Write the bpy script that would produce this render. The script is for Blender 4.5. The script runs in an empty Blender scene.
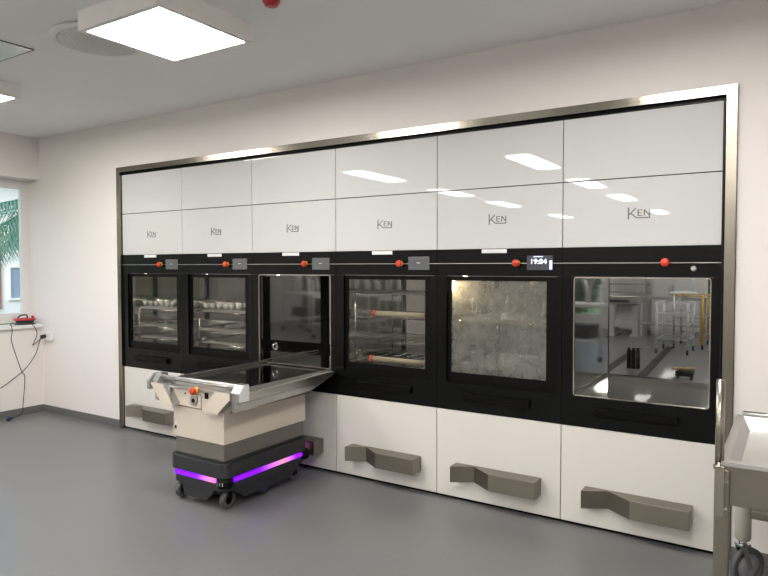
import bpy, bmesh, math, random
from mathutils import Vector, Matrix
random.seed(7)
C = bpy.context.scene.collection
pi = math.pi

# ------------------------------------------------------------------ materials
def new_mat(name):
    m = bpy.data.materials.new(name); m.use_nodes = True
    nt = m.node_tree; b = nt.nodes['Principled BSDF']
    return m, nt, b

def mat(name, col, rough=.5, metal=0., bump=0., bscale=60., var=.0, vscale=4., spec=.5, coat=0., stretch=None, aniso=0., rvar=0.):
    m, nt, b = new_mat(name)
    b.inputs['Base Color'].default_value = (*col, 1)
    b.inputs['Roughness'].default_value = rough
    b.inputs['Metallic'].default_value = metal
    b.inputs['Specular IOR Level'].default_value = spec
    b.inputs['Coat Weight'].default_value = coat
    b.inputs['Coat Roughness'].default_value = .03
    if aniso: b.inputs['Anisotropic'].default_value = aniso
    tc = nt.nodes.new('ShaderNodeTexCoord')
    mp = nt.nodes.new('ShaderNodeMapping'); nt.links.new(tc.outputs['Object'], mp.inputs['Vector'])
    if stretch: mp.inputs['Scale'].default_value = stretch
    n = nt.nodes.new('ShaderNodeTexNoise'); n.inputs['Scale'].default_value = vscale; n.inputs['Detail'].default_value = 4
    nt.links.new(mp.outputs['Vector'], n.inputs['Vector'])
    if var:
        r = nt.nodes.new('ShaderNodeMix'); r.data_type = 'RGBA'
        r.inputs[6].default_value = (*[max(0, c*(1-var)) for c in col], 1)
        r.inputs[7].default_value = (*[min(1, c*(1+var)) for c in col], 1)
        nt.links.new(n.outputs['Fac'], r.inputs[0]); nt.links.new(r.outputs[2], b.inputs['Base Color'])
    if rvar:
        mr = nt.nodes.new('ShaderNodeMapRange'); mr.inputs[3].default_value = max(0, rough-rvar); mr.inputs[4].default_value = rough+rvar
        nt.links.new(n.outputs['Fac'], mr.inputs[0]); nt.links.new(mr.outputs[0], b.inputs['Roughness'])
    if bump:
        n2 = nt.nodes.new('ShaderNodeTexNoise'); n2.inputs['Scale'].default_value = bscale; n2.inputs['Detail'].default_value = 3
        nt.links.new(mp.outputs['Vector'], n2.inputs['Vector'])
        bp = nt.nodes.new('ShaderNodeBump'); bp.inputs['Strength'].default_value = bump; bp.inputs['Distance'].default_value = .01
        nt.links.new(n2.outputs['Fac'], bp.inputs['Height']); nt.links.new(bp.outputs['Normal'], b.inputs['Normal'])
    return m

def emis(name, col, s, base=(.8, .8, .8)):
    m, nt, b = new_mat(name)
    b.inputs['Base Color'].default_value = (*base, 1)
    b.inputs['Emission Color'].default_value = (*col, 1); b.inputs['Emission Strength'].default_value = s
    return m

def glass(name, tint=(.9, .93, .92), refl=1.0, fog=0.):
    m = bpy.data.materials.new(name); m.use_nodes = True; nt = m.node_tree; nt.nodes.clear()
    o = nt.nodes.new('ShaderNodeOutputMaterial'); t = nt.nodes.new('ShaderNodeBsdfTransparent'); t.inputs[0].default_value = (*tint, 1)
    g = nt.nodes.new('ShaderNodeBsdfGlossy'); g.inputs['Roughness'].default_value = .01
    f = nt.nodes.new('ShaderNodeFresnel'); ge = nt.nodes.new('ShaderNodeNewGeometry')      # same reflectance on both faces of the pane
    io = nt.nodes.new('ShaderNodeMapRange'); io.inputs[3].default_value = 1.5; io.inputs[4].default_value = 1/1.5
    nt.links.new(ge.outputs['Backfacing'], io.inputs[0]); nt.links.new(io.outputs[0], f.inputs[0])
    mm = nt.nodes.new('ShaderNodeMath'); mm.operation = 'MULTIPLY'; mm.inputs[1].default_value = refl
    nt.links.new(f.outputs[0], mm.inputs[0])
    x = nt.nodes.new('ShaderNodeMixShader'); nt.links.new(mm.outputs[0], x.inputs[0])
    last = t.outputs[0]
    if fog:
        d = nt.nodes.new('ShaderNodeBsdfTranslucent'); d.inputs[0].default_value = (.72, .72, .7, 1)
        d2 = nt.nodes.new('ShaderNodeBsdfDiffuse'); d2.inputs[0].default_value = (.42, .42, .4, 1)
        md = nt.nodes.new('ShaderNodeMixShader'); md.inputs[0].default_value = .45
        nt.links.new(d.outputs[0], md.inputs[1]); nt.links.new(d2.outputs[0], md.inputs[2])
        tc = nt.nodes.new('ShaderNodeTexCoord')
        mp = nt.nodes.new('ShaderNodeMapping'); mp.inputs['Scale'].default_value = (1, 1, .8)
        nt.links.new(tc.outputs['Object'], mp.inputs[0])
        n = nt.nodes.new('ShaderNodeTexNoise'); n.inputs['Scale'].default_value = 9; n.inputs['Detail'].default_value = 9; n.inputs['Roughness'].default_value = .7
        nt.links.new(mp.outputs[0], n.inputs[0])
        mr = nt.nodes.new('ShaderNodeMapRange'); mr.inputs[1].default_value = .38; mr.inputs[2].default_value = .66
        mr.inputs[3].default_value = fog*.65; mr.inputs[4].default_value = min(1, fog*1.3)
        nt.links.new(n.outputs['Fac'], mr.inputs[0])
        fx = nt.nodes.new('ShaderNodeMixShader'); nt.links.new(mr.outputs[0], fx.inputs[0])
        nt.links.new(t.outputs[0], fx.inputs[1]); nt.links.new(md.outputs[0], fx.inputs[2]); last = fx.outputs[0]
    nt.links.new(last, x.inputs[1]); nt.links.new(g.outputs[0], x.inputs[2]); nt.links.new(x.outputs[0], o.inputs[0])
    return m

M_wall = mat('wall_paint', (.79, .75, .725), .75, bump=.06, bscale=220, var=.012, vscale=1.5)
M_ceil = mat('ceiling_paint', (.86, .855, .85), .85, bump=.04, bscale=180, var=.01)
M_base = mat('baseboard_vinyl', (.13, .13, .13), .45, var=.1)
M_steel = mat('brushed_steel', (.27, .245, .205), .24, 1., var=.08, vscale=3, bump=.03, bscale=40, stretch=(1, 1, 30), rvar=.06)
M_steelh = mat('brushed_steel_horizontal', (.27, .25, .215), .2, 1., var=.1, vscale=2, bump=.03, bscale=40, stretch=(.8, 20, 20), rvar=.08)
M_handle = mat('satin_champagne_steel', (.27, .245, .205), .4, 1., var=.05, bump=.02, bscale=90, stretch=(1, 30, 30))
M_mirror = mat('polished_chamber_steel', (.72, .71, .68), .045, 1., var=.08, vscale=5, rvar=.02, bump=.004, bscale=9)
M_rim = mat('chamber_rim_steel', (.5, .46, .4), .2, 1., var=.15, vscale=8)
M_lip = mat('bright_steel_lip', (.8, .79, .76), .28, 1., var=.05)
M_bar = mat('matt_light_steel', (.62, .61, .6), .42, 1., var=.03)
M_satin = mat('satin_steel_tube', (.4, .37, .32), .22, 1., var=.06)
M_chrome = mat('chrome', (.75, .75, .76), .12, 1., var=.04)
M_wglass = mat('white_back_painted_glass', (.565, .572, .565), .012, 0, var=.008, spec=.5)
M_wlow = mat('white_lacquered_panel', (.69, .665, .625), .28, 0, var=.012, vscale=3)
M_black = mat('black_glass_front', (.0022, .0025, .0026), .24, 0, var=.1, spec=.18)
M_blackm = mat('black_matt_metal', (.002, .002, .002), .38, 0, var=.1, spec=.13)
M_dark = mat('cabinet_carcass_dark', (.03, .03, .03), .6, 0, var=.1)
M_red = mat('emergency_red_plastic', (.62, .04, .012), .35, var=.05)
M_yel = mat('emergency_yellow_plastic', (.8, .45, .03), .4, var=.05)
M_sleeve = mat('beige_sleeve_plastic', (.34, .325, .28), .45, var=.04)
M_label = mat('white_label', (.72, .72, .72), .5, var=.04)
M_logo = mat('engraved_logo_grey', (.16, .15, .14), .4, .6, var=.05)
M_clear = glass('door_glass', (.84, .83, .8), .8)
M_backg = glass('rear_door_glass', (.95, .96, .955), .6)
M_fog = glass('steamed_door_glass', (.8, .8, .76), .6, fog=.36)
M_win = glass('window_glass', (.96, .98, .98), .6)
M_white = mat('white_powder_coat', (.72, .72, .72), .4, var=.03)
M_cream = mat('cream_plastic_cover', (.66, .59, .5), .42, var=.015, vscale=3)
M_greyp = mat('grey_skirt_plastic', (.15, .14, .12), .42, var=.04)
M_char = mat('charcoal_robot_shell', (.022, .023, .026), .48, var=.08, bump=.03, bscale=300)
M_tyre = mat('grey_rubber', (.07, .07, .075), .6, var=.1)
M_tyred = mat('black_rubber', (.012, .012, .013), .6, var=.1)
M_hub = mat('grey_wheel_hub', (.25, .26, .28), .45, var=.1)
M_traygl = mat('dark_polished_tray', (.16, .165, .165), .06, 1., var=.1, vscale=3, rvar=.03)
M_alu = mat('aluminium', (.5, .49, .475), .33, 1., var=.06, bump=.02, bscale=60)
M_wframe = mat('white_window_frame', (.78, .77, .75), .4, var=.02)
M_yellow = mat('yellow_powder_coat', (.7, .38, .02), .4, var=.06)
M_orange = mat('orange_silicone', (.75, .1, .02), .5, var=.06)
M_rod = mat('ivory_tube', (.55, .5, .38), .45, var=.06)
M_cable = mat('black_cable_rubber', (.02, .02, .025), .55, var=.1)
M_redp = mat('red_reel_plastic', (.45, .02, .03), .35, var=.08)
M_bluedrive = mat('blue_wheel_hub', (.05, .13, .5), .4, var=.1)
M_bluep = mat('dark_blue_plug', (.02, .025, .1), .4, var=.08)
M_tan = mat('tan_plastic', (.42, .3, .13), .5, var=.15, vscale=20)
M_holes = None

def floor_mat(name, col):
    m, nt, b = new_mat(name)
    tc = nt.nodes.new('ShaderNodeTexCoord')
    v = nt.nodes.new('ShaderNodeTexVoronoi'); v.inputs['Scale'].default_value = 55; nt.links.new(tc.outputs['Object'], v.inputs[0])
    mr = nt.nodes.new('ShaderNodeMapRange'); mr.inputs[1].default_value = .0; mr.inputs[2].default_value = .22; mr.inputs[3].default_value = 1; mr.inputs[4].default_value = 0
    nt.links.new(v.outputs['Distance'], mr.inputs[0])
    wn = nt.nodes.new('ShaderNodeMath'); wn.operation = 'GREATER_THAN'; wn.inputs[1].default_value = .78
    sp = nt.nodes.new('ShaderNodeSeparateColor'); nt.links.new(v.outputs['Color'], sp.inputs[0]); nt.links.new(sp.outputs[0], wn.inputs[0])
    mu = nt.nodes.new('ShaderNodeMath'); mu.operation = 'MULTIPLY'; nt.links.new(mr.outputs[0], mu.inputs[0]); nt.links.new(wn.outputs[0], mu.inputs[1])
    n = nt.nodes.new('ShaderNodeTexNoise'); n.inputs['Scale'].default_value = 1.6; n.inputs['Detail'].default_value = 6; nt.links.new(tc.outputs['Object'], n.inputs[0])
    a = nt.nodes.new('ShaderNodeMix'); a.data_type = 'RGBA'; a.inputs[6].default_value = (*[c*.9 for c in col], 1); a.inputs[7].default_value = (*[c*1.1 for c in col], 1)
    nt.links.new(n.outputs['Fac'], a.inputs[0])
    c = nt.nodes.new('ShaderNodeMix'); c.data_type = 'RGBA'; c.inputs[7].default_value = (*[min(1, q*1.9) for q in col], 1)
    nt.links.new(mu.outputs[0], c.inputs[0]); nt.links.new(a.outputs[2], c.inputs[6]); nt.links.new(c.outputs[2], b.inputs['Base Color'])
    r2 = nt.nodes.new('ShaderNodeMapRange'); r2.inputs[3].default_value = .29; r2.inputs[4].default_value = .33
    nt.links.new(n.outputs['Fac'], r2.inputs[0]); nt.links.new(r2.outputs[0], b.inputs['Roughness'])
    n3 = nt.nodes.new('ShaderNodeTexNoise'); n3.inputs['Scale'].default_value = 260; nt.links.new(tc.outputs['Object'], n3.inputs[0])
    bp = nt.nodes.new('ShaderNodeBump'); bp.inputs['Strength'].default_value = .12; bp.inputs['Distance'].default_value = .004
    nt.links.new(n3.outputs['Fac'], bp.inputs['Height']); nt.links.new(bp.outputs[0], b.inputs['Normal'])
    return m
M_floor = floor_mat('grey_vinyl_floor', (.145, .145, .147))

def led_mat(axis, off):
    m, nt, b = new_mat('purple_light_strip')
    tc = nt.nodes.new('ShaderNodeTexCoord'); s = nt.nodes.new('ShaderNodeSeparateXYZ'); nt.links.new(tc.outputs['Generated'], s.inputs[0])
    ad = nt.nodes.new('ShaderNodeMath'); ad.operation = 'ADD'; nt.links.new(s.outputs[axis], ad.inputs[0]); ad.inputs[1].default_value = off
    r = nt.nodes.new('ShaderNodeValToRGB'); r.color_ramp.elements[0].color = (.1, .0, .75, 1); r.color_ramp.elements[0].position = .45
    e = r.color_ramp.elements[1]; e.position = 1.; e.color = (.13, .0, .6, 1)
    e = r.color_ramp.elements.new(.8); e.color = (.4, .11, .13, 1)
    dv = nt.nodes.new('ShaderNodeMath'); dv.operation = 'MULTIPLY'; dv.inputs[1].default_value = 1.
    nt.links.new(ad.outputs[0], dv.inputs[0]); nt.links.new(dv.outputs[0], r.inputs[0])
    nt.links.new(r.outputs[0], b.inputs['Emission Color']); b.inputs['Emission Strength'].default_value = 1.7
    b.inputs['Base Color'].default_value = (.03, .01, .06, 1)
    return m
M_led = led_mat(0, -.1); M_ledside = led_mat(1, .1)

# ------------------------------------------------------------------ mesh builder
cache = {}
class MB:
    def __init__(s): s.bm = bmesh.new(); s.mats = []; s.cur = 0
    def use(s, m):
        if m not in s.mats: s.mats.append(m)
        s.cur = s.mats.index(m); return s
    def _f(s, vs):
        try:
            f = s.bm.faces.new(vs); f.material_index = s.cur; return f
        except ValueError: return None
    def box(s, x0, x1, y0, y1, z0, z1, bev=0., rot=None, about=None):
        v = [s.bm.verts.new((x, y, z)) for z in (z0, z1) for y in (y0, y1) for x in (x0, x1)]
        fs = [s._f([v[i] for i in q]) for q in ((0, 2, 3, 1), (4, 5, 7, 6), (0, 1, 5, 4), (2, 6, 7, 3), (0, 4, 6, 2), (1, 3, 7, 5))]
        if bev:
            es = list({e for f in fs for e in f.edges})
            r = bmesh.ops.bevel(s.bm, geom=es, offset=bev, segments=2, affect='EDGES', profile=.5)
            for f in r['faces']: f.material_index = s.cur
            v = list({q for f in r['faces'] for q in f.verts})
        if rot: bmesh.ops.rotate(s.bm, verts=v, cent=about or (0, 0, 0), matrix=rot)
        return s
    def prism(s, poly, ax, a, b, bev=0.):
        """poly = 2D points; ax = extrusion axis; for x: (y,z), y: (x,z), z: (x,y)"""
        def pt(p, t): return {'x': (t, p[0], p[1]), 'y': (p[0], t, p[1]), 'z': (p[0], p[1], t)}[ax]
        A = [s.bm.verts.new(pt(p, a)) for p in poly]; B = [s.bm.verts.new(pt(p, b)) for p in poly]
        n = len(poly); fs = [s._f(A), s._f(B[::-1])]
        for i in range(n): fs.append(s._f([A[i], B[i], B[(i+1) % n], A[(i+1) % n]]))
        fs = [f for f in fs if f]
        bmesh.ops.recalc_face_normals(s.bm, faces=fs)
        if bev:
            es = list({e for f in fs for e in f.edges})
            r = bmesh.ops.bevel(s.bm, geom=es, offset=bev, segments=2, affect='EDGES', profile=.5)
            for f in r['faces']: f.material_index = s.cur
        return s
    def tube(s, pts, r, n=8, cap=True, closed=False):
        pts = [Vector(p) for p in pts]; m = len(pts); rings = []
        up = Vector((0, 0, 1)); 
        for i, p in enumerate(pts):
            if closed: t = pts[(i+1) % m]-pts[i-1]
            else: t = pts[min(i+1, m-1)]-pts[max(i-1, 0)]
            t.normalize()
            if i == 0:
                a = t.cross(up) if abs(t.z) < .95 else t.cross(Vector((1, 0, 0)))
            else: a = a-t*a.dot(t)
            a.normalize(); b = t.cross(a)
            rr = r[i] if isinstance(r, (list, tuple)) else r
            rings.append([s.bm.verts.new(p+a*math.cos(2*pi*k/n)*rr+b*math.sin(2*pi*k/n)*rr) for k in range(n)])
        last = m if closed else m-1
        for i in range(last):
            A, B = rings[i], rings[(i+1) % m]
            for k in range(n):
                f = s._f([A[k], A[(k+1) % n], B[(k+1) % n], B[k]])
                if f: f.smooth = True
        if cap and not closed: s._f(rings[0][::-1]); s._f(rings[-1])
        return s
    def cyl(s, p0, p1, r, n=20, r1=None): return s.tube([p0, p1], [r, r if r1 is None else r1], n)
    def lathe(s, prof, c=(0, 0, 0), ax='z', n=24, closed_prof=False):
        rings = []
        for (r, h) in prof:
            ring = []
            for k in range(n):
                a = 2*pi*k/n; u, w = r*math.cos(a), r*math.sin(a)
                p = {'z': (u, w, h), 'y': (u, h, w), 'x': (h, u, w)}[ax]
                ring.append(s.bm.verts.new((c[0]+p[0], c[1]+p[1], c[2]+p[2])))
            rings.append(ring)
        fs = []
        m = len(rings); R = m if closed_prof else m-1
        for i in range(R):
            A, B = rings[i], rings[(i+1) % m]
            for k in range(n): fs.append(s._f([A[k], A[(k+1) % n], B[(k+1) % n], B[k]]))
        if not closed_prof: fs.append(s._f(rings[0][::-1])); fs.append(s._f(rings[-1]))
        fs = [f for f in fs if f]
        for f in fs[:R*n]: f.smooth = True
        bmesh.ops.recalc_face_normals(s.bm, faces=fs)
        return s
    def rings(s, outer, inner, ax, a, b):
        """frame: a plate with a hole; outer, inner equal-length 2D loops"""
        def pt(p, t): return {'x': (t, p[0], p[1]), 'y': (p[0], t, p[1]), 'z': (p[0], p[1], t)}[ax]
        n = len(outer); L = [[s.bm.verts.new(pt(p, t)) for p in q] for t in (a, b) for q in (outer, inner)]
        fs = []
        for i in range(n):
            j = (i+1) % n
            fs += [s._f([L[0][i], L[0][j], L[1][j], L[1][i]]), s._f([L[2][i], L[3][i], L[3][j], L[2][j]]),
                   s._f([L[0][i], L[2][i], L[2][j], L[0][j]]), s._f([L[1][i], L[1][j], L[3][j], L[3][i]])]
        bmesh.ops.recalc_face_normals(s.bm, faces=[f for f in fs if f])
        return s
    def build(s, name, parent=None, key=None, sharp=35):
        me = bpy.data.meshes.new(name); s.bm.to_mesh(me); s.bm.free()
        for m in s.mats: me.materials.append(m)
        if key: cache[key] = me
        return link(name, me, parent)

def link(name, me, parent=None):
    o = bpy.data.objects.new(name, me); C.objects.link(o)
    if parent: o.parent = parent
    return o
def cached(key, name, parent, fn):
    """one mesh per kind; later calls reuse its data"""
    if key in cache: return link(name, cache[key], parent)
    b = MB(); fn(b); return b.build(name, parent, key)
def tag(o, label=None, cat=None, group=None, kind=None):
    if label: o['label'] = label
    if cat: o['category'] = cat
    if group: o['group'] = group
    if kind: o['kind'] = kind
    return o
def empty(name, loc, label=None, cat=None, group=None, rz=0):
    o = bpy.data.objects.new(name, None); C.objects.link(o); o.location = loc; o.rotation_euler.z = rz
    o.empty_display_size = .1
    return tag(o, label, cat, group)
def struct(o): o['kind'] = 'structure'; return o
def rect(x0, x1, z0, z1): return [(x0, z0), (x1, z0), (x1, z1), (x0, z1)]
def rrect(x0, x1, z0, z1, r, n=4):
    o = []
    for cx, cz, a0 in ((x0+r, z0+r, pi), (x1-r, z0+r, 1.5*pi), (x1-r, z1-r, 0), (x0+r, z1-r, .5*pi)):
        for k in range(n+1):
            a = a0+.5*pi*k/n; o.append((cx+r*math.cos(a), cz+r*math.sin(a)))
    return o
def smooth_path(pts, n=8):
    P = [Vector(p) for p in pts]; P = [P[0]]+P+[P[-1]]; o = []
    for i in range(1, len(P)-2):
        for k in range(n):
            t = k/n; a, b, c, d = P[i-1], P[i], P[i+1], P[i+2]
            o.append(.5*((2*b)+(c-a)*t+(2*a-5*b+4*c-d)*t*t+(3*b-a-3*c+d)*t**3))
    o.append(P[-2]); return o
def text_mesh(name, body, size, m, parent, loc, rx=pi/2, depth=.0008, sx=1.):
    cu = bpy.data.curves.new(name, 'FONT'); cu.body = body; cu.size = size; cu.extrude = depth; cu.align_x = 'CENTER'; cu.align_y = 'CENTER'
    t = bpy.data.objects.new('tmp_text', cu); C.objects.link(t)
    bpy.context.view_layer.update()
    me = bpy.data.meshes.new_from_object(t.evaluated_get(bpy.context.evaluated_depsgraph_get()))
    bpy.data.objects.remove(t)
    me.transform(Matrix.Rotation(rx, 4, 'X') @ Matrix.Diagonal((sx, 1, 1, 1))); me.materials.clear(); me.materials.append(m)
    o = link(name, me, parent); o.location = loc; return o

# ------------------------------------------------------------------ the setting
CEIL = 3.11
XL, XR, YF, YB = -1.5, 8.0, -15.0, 0.0
RX0, RX1, RY0, RY1 = -1.5, 11.0, 1.0, 13.5     # the clean room behind the machines
WS = (-.065, 5.47, 2.655)                       # wall opening for the machines: x0, x1, top
b = MB().use(M_floor); b.box(XL-.3, XR, YF, 0.02, -.1, 0); struct(b.build('floor'))
b = MB().use(M_floor); b.box(RX0, RX1, 1.02, RY1, -.1, 0); struct(b.build('floor'))
b = MB().use(M_ceil); b.box(XL-.3, XR, YF, 0.1, CEIL, CEIL+.1); struct(b.build('ceiling'))
b = MB().use(M_ceil); b.box(RX0, RX1, 1.0, RY1, 3.0, 3.1); struct(b.build('ceiling'))
b = MB().use(M_wall)
b.box(-1.76, WS[0], 0, .1, 0, CEIL); b.box(WS[1], XR, 0, .1, 0, CEIL); b.box(WS[0], WS[1], 0, .1, WS[2], CEIL)
struct(b.build('wall_back'))
b = MB().use(M_wall); b.box(XL-.3, XR+.1, YF-.1, YF, 0, CEIL); struct(b.build('wall_front'))
b = MB().use(M_wall); b.box(XR, XR+.1, YF, 0.1, 0, CEIL); struct(b.build('wall_right'))
# left wall with the window opening (runs right into the corner)
WY0, WZ0, WZ1 = -2.6, .965, 2.64
b = MB().use(M_wall)
b.box(XL-.3, XL, YF, WY0, 0, CEIL); b.box(XL-.3, XL, WY0, 0, 0, WZ0); b.box(XL-.3, XL, WY0, 0, WZ1, CEIL)
struct(b.build('wall_left'))
# clean room walls
b = MB().use(M_wall)
b.box(RX0, 0.0, 1.0, 1.02, 0, 3.0); b.box(5.4, RX1, 1.0, 1.02, 0, 3.0); b.box(0, 5.4, 1.0, 1.02, 2.58, 3.0)
struct(b.build('wall_clean_side'))
b = MB().use(M_wall)
b.box(RX0, 3.75, RY1, RY1+.1, 0, 3); b.box(3.75, RX1, RY1, RY1+.1, 0, .3); b.box(3.75, RX1, RY1, RY1+.1, 2.3, 3)
for x in (3.75, 5.6, 7.5, 9.4): b.box(x, x+.15, RY1, RY1+.1, .3, 2.3)
b.box(RX1-.2, RX1, RY1, RY1+.1, .3, 2.3)
struct(b.build('wall_clean_back'))
b = MB().use(M_wall); b.box(RX0-.1, RX0, 1.0, RY1, 0, 3); struct(b.build('wall_clean_left'))
b = MB().use(M_wall); b.box(RX1, RX1+.1, 1.0, RY1, 0, 3); struct(b.build('wall_clean_right'))
# baseboards
b = MB().use(M_base); b.box(XL, WS[0], -.012, 0, 0, .075); struct(b.build('baseboard_back'))
b = MB().use(M_base); b.box(WS[1], XR, -.012, 0, 0, .075); struct(b.build('baseboard_back'))
b = MB().use(M_base); b.box(XL, XL+.012, YF, -.012, 0, .075); struct(b.build('baseboard_left'))
# dark inlay strips in the clean room floor
b = MB().use(M_blackm)
def strip(p, q, w):
    p, q = Vector((*p, 0)), Vector((*q, 0)); t = (q-p).normalized(); n = Vector((-t.y, t.x, 0))*w/2
    vs = [b.bm.verts.new((v.x, v.y, .004)) for v in (p-n, q-n, q+n, p+n)]; b._f(vs)
strip((3.28, 5.8), (3.12, 9.6), .16); strip((3.86, 5.8), (3.62, 10.2), .14); strip((3.0, 5.95), (4.1, 5.95), .3)
struct(b.build('trim_1'))
# windows of the clean room
for i, (x0, x1) in enumerate(((3.9, 5.6), (5.75, 7.5), (7.65, 9.4), (9.55, 10.8))):
    w = empty(f'window_{i+2}', (x0, RY1, .3)); w['kind'] = 'structure'
    W = x1-x0
    b = MB().use(M_wframe); b.rings(rect(0, W, 0, 2), rect(.06, W-.06, .06, 1.94), 'y', .02, .08); b.box(W/2-.025, W/2+.025, .02, .08, .06, 1.94); b.build('window_frame', w)
    b = MB().use(M_win); b.box(.06, W-.06, .045, .05, .06, 1.94); b.build('window_pane', w)

# main window
w = empty('window_1', (-1.745, 0, WZ0)); w['kind'] = 'structure'
H = WZ1-WZ0; L = -WY0
b = MB().use(M_wframe)
b.rings(rect(WY0, 0, .05, H), rect(WY0+.05, -.05, .1, H-.05), 'x', -.05, .0)
b.build('window_frame', w)
for (a, c) in ((WY0+.05, WY0+L/2-.01), (WY0+L/2+.01, -.05)):
    b = MB().use(M_wframe); b.rings(rect(a, c, .1, H-.05), rect(a+.045, c-.045, .15, H-.095), 'x', -.035, .015); s_ = b.build('window_sash', w)
    b = MB().use(M_win); b.box(-.012, -.006, a+.045, c-.045, .15, H-.095); b.build('window_pane', s_)
b = MB().use(M_wframe); b.box(.0, .275, WY0, -.001, 0.0, .035, .004); b.build('window_sill', w)

# ------------------------------------------------------------------ stainless surround
sur = empty('surround_frame', (0, 0, 0), 'brushed stainless steel surround framing the whole row of washing machines', 'frame')
b = MB().use(M_steelh); b.prism([(-.06, 2.652), (5.467, 2.652), (5.414, 2.602), (-.006, 2.602)], 'y', -.022, .06); b.build('top_rail', sur)
b = MB().use(M_steel); b.prism([(-.06, 0), (-.06, 2.652), (-.006, 2.602), (-.006, 0)], 'y', -.022, .06); b.build('side_rail', sur)
b = MB().use(M_steel); b.prism([(5.467, 0), (5.414, 0), (5.414, 2.602), (5.467, 2.652)], 'y', -.022, .06); b.build('side_rail', sur)
b = MB().use(M_blackm); b.box(-.006, 5.414, .02, .06, 2.582, 2.602); b.box(5.403, 5.414, .004, .06, 0, 2.582); b.box(-.006, -.001, .004, .06, 0, 2.582); b.build('seal_strip', sur)

# ------------------------------------------------------------------ washing machines
OX0, OX1, OZ0, OZ1 = .075, .85, .835, 1.583      # chamber opening
def f_top(b): b.use(M_wglass).box(.003, .897, 0, .018, 2.186, 2.574, .0015)
def f_mid(b): b.use(M_wglass).box(.003, .897, 0, .018, 1.772, 2.180, .0015)
def f_low(b): b.use(M_wlow).box(.003, .897, 0, .018, .022, .636, .0015)
def f_plinth(b): b.use(M_blackm).box(.0, .9, .03, .06, 0, .03)
def f_ctrl(b): b.use(M_black).box(.0015, .8985, 0, .02, 1.586, 1.769)
def f_line(b): b.use(M_alu).box(.0015, .8985, -.0015, .001, 1.670, 1.674)
def f_front(b): b.use(M_black).rings(rrect(.0015, .8985, .639, 1.584, .0005), rrect(OX0, OX1, OZ0, OZ1, .018), 'y', 0, .03)
def f_body(b):
    b.use(M_dark)
    b.box(.002, .898, .02, .98, 1.62, 2.575); b.box(.002, .898, .03, .98, .03, .79)
    b.box(.002, .05, .03, .98, .79, 1.62); b.box(.875, .898, .03, .98, .79, 1.62)
    b.use(M_white)
    b.box(.002, .898, .98, 1.0, 1.62, 2.575); b.box(.002, .898, .98, 1.0, .03, .79)
    b.box(.002, .05, .98, 1.0, .79, 1.62); b.box(.875, .898, .98, 1.0, .79, 1.62)
def f_chamber(b):
    b.use(M_mirror)
    b.rings(rrect(OX0-.01, OX1+.01, OZ0-.01, OZ1+.01, .02), rrect(OX0, OX1, OZ0, OZ1, .018), 'y', .032, .9)
def f_lip(b):
    b.use(M_rim)
    b.rings(rrect(OX0-.001, OX1+.001, OZ0-.001, OZ1+.001, .018), rrect(OX0+.004, OX1-.004, OZ0+.004, OZ1-.004, .015), 'y', -.003, .012)
def f_rear(border):
    def f(b):
        b.use(M_blackm).rings(rect(OX0-.015, OX1+.015, OZ0-.015, OZ1+.015), rect(OX0+border, OX1-border, OZ0+border*1.3, OZ1-border*.3), 'y', .905, .93)
    return f
def f_rearglass(b): b.use(M_backg).box(OX0-.01, OX1+.01, .93, .934, OZ0-.01, OZ1+.01)
def f_door(b): b.use(M_blackm).rings(rect(OX0+.001, OX1-.001, OZ0+.001, OZ1-.001), rrect(.11, .79, .905, 1.553, .015)[0:0] or rect(.105, .792, .905, 1.553), 'y', .02, .036)
def f_pane(b): b.use(M_clear).box(.105, .792, .026, .030, .905, 1.553)
def f_panefog(b): b.use(M_fog).box(.105, .792, .026, .030, .905, 1.553)
def f_bar(b):
    b.use(M_blackm); b.prism([(0, .768), (0, .712), (-.012, .712), (-.03, .735), (-.03, .768)], 'x', .215, .69)
def f_handle(b):
    b.use(M_handle)
    top = [(.158, 0), (.158, -.105), (.30, -.02), (.45, -.125), (.772, -.125), (.772, 0)]
    b.prism(top, 'z', .157, .268, .002)
def f_es_c(b): b.use(M_yel).lathe([(.0, .0), (.018, .0), (.02, -.004), (.018, -.012), (.0, -.012)][1:4], (.6, 0, 1.674), 'y', 20)
def f_es(b): b.use(M_red).lathe([(.012, -.012), (.012, -.02), (.022, -.024), (.025, -.034), (.02, -.042), (.004, -.044)], (.6, 0, 1.674), 'y', 20)
def f_scr(b):
    b.use(M_scrf).box(.666, .84, -.006, 0, 1.627, 1.722, .002)
def f_label(b): b.use(M_label).box(.345, .525, -.0025, 0, 1.742, 1.768)
M_scrf = mat('touch_screen_grey', (.1, .105, .115), .15, 0, var=.05)
M_scrb = mat('touch_screen_blue', (.06, .062, .08), .12, 0, var=.05)
M_digit = emis('screen_digits', (.85, .9, 1), 1.1)
M_blue = emis('screen_blue_bar', (.12, .18, .75), .8)
M_lampw = emis('chamber_lamp_warm', (1, .78, .42), 70)
M_lampc = emis('chamber_lamp', (1, .93, .82), 14)
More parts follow.
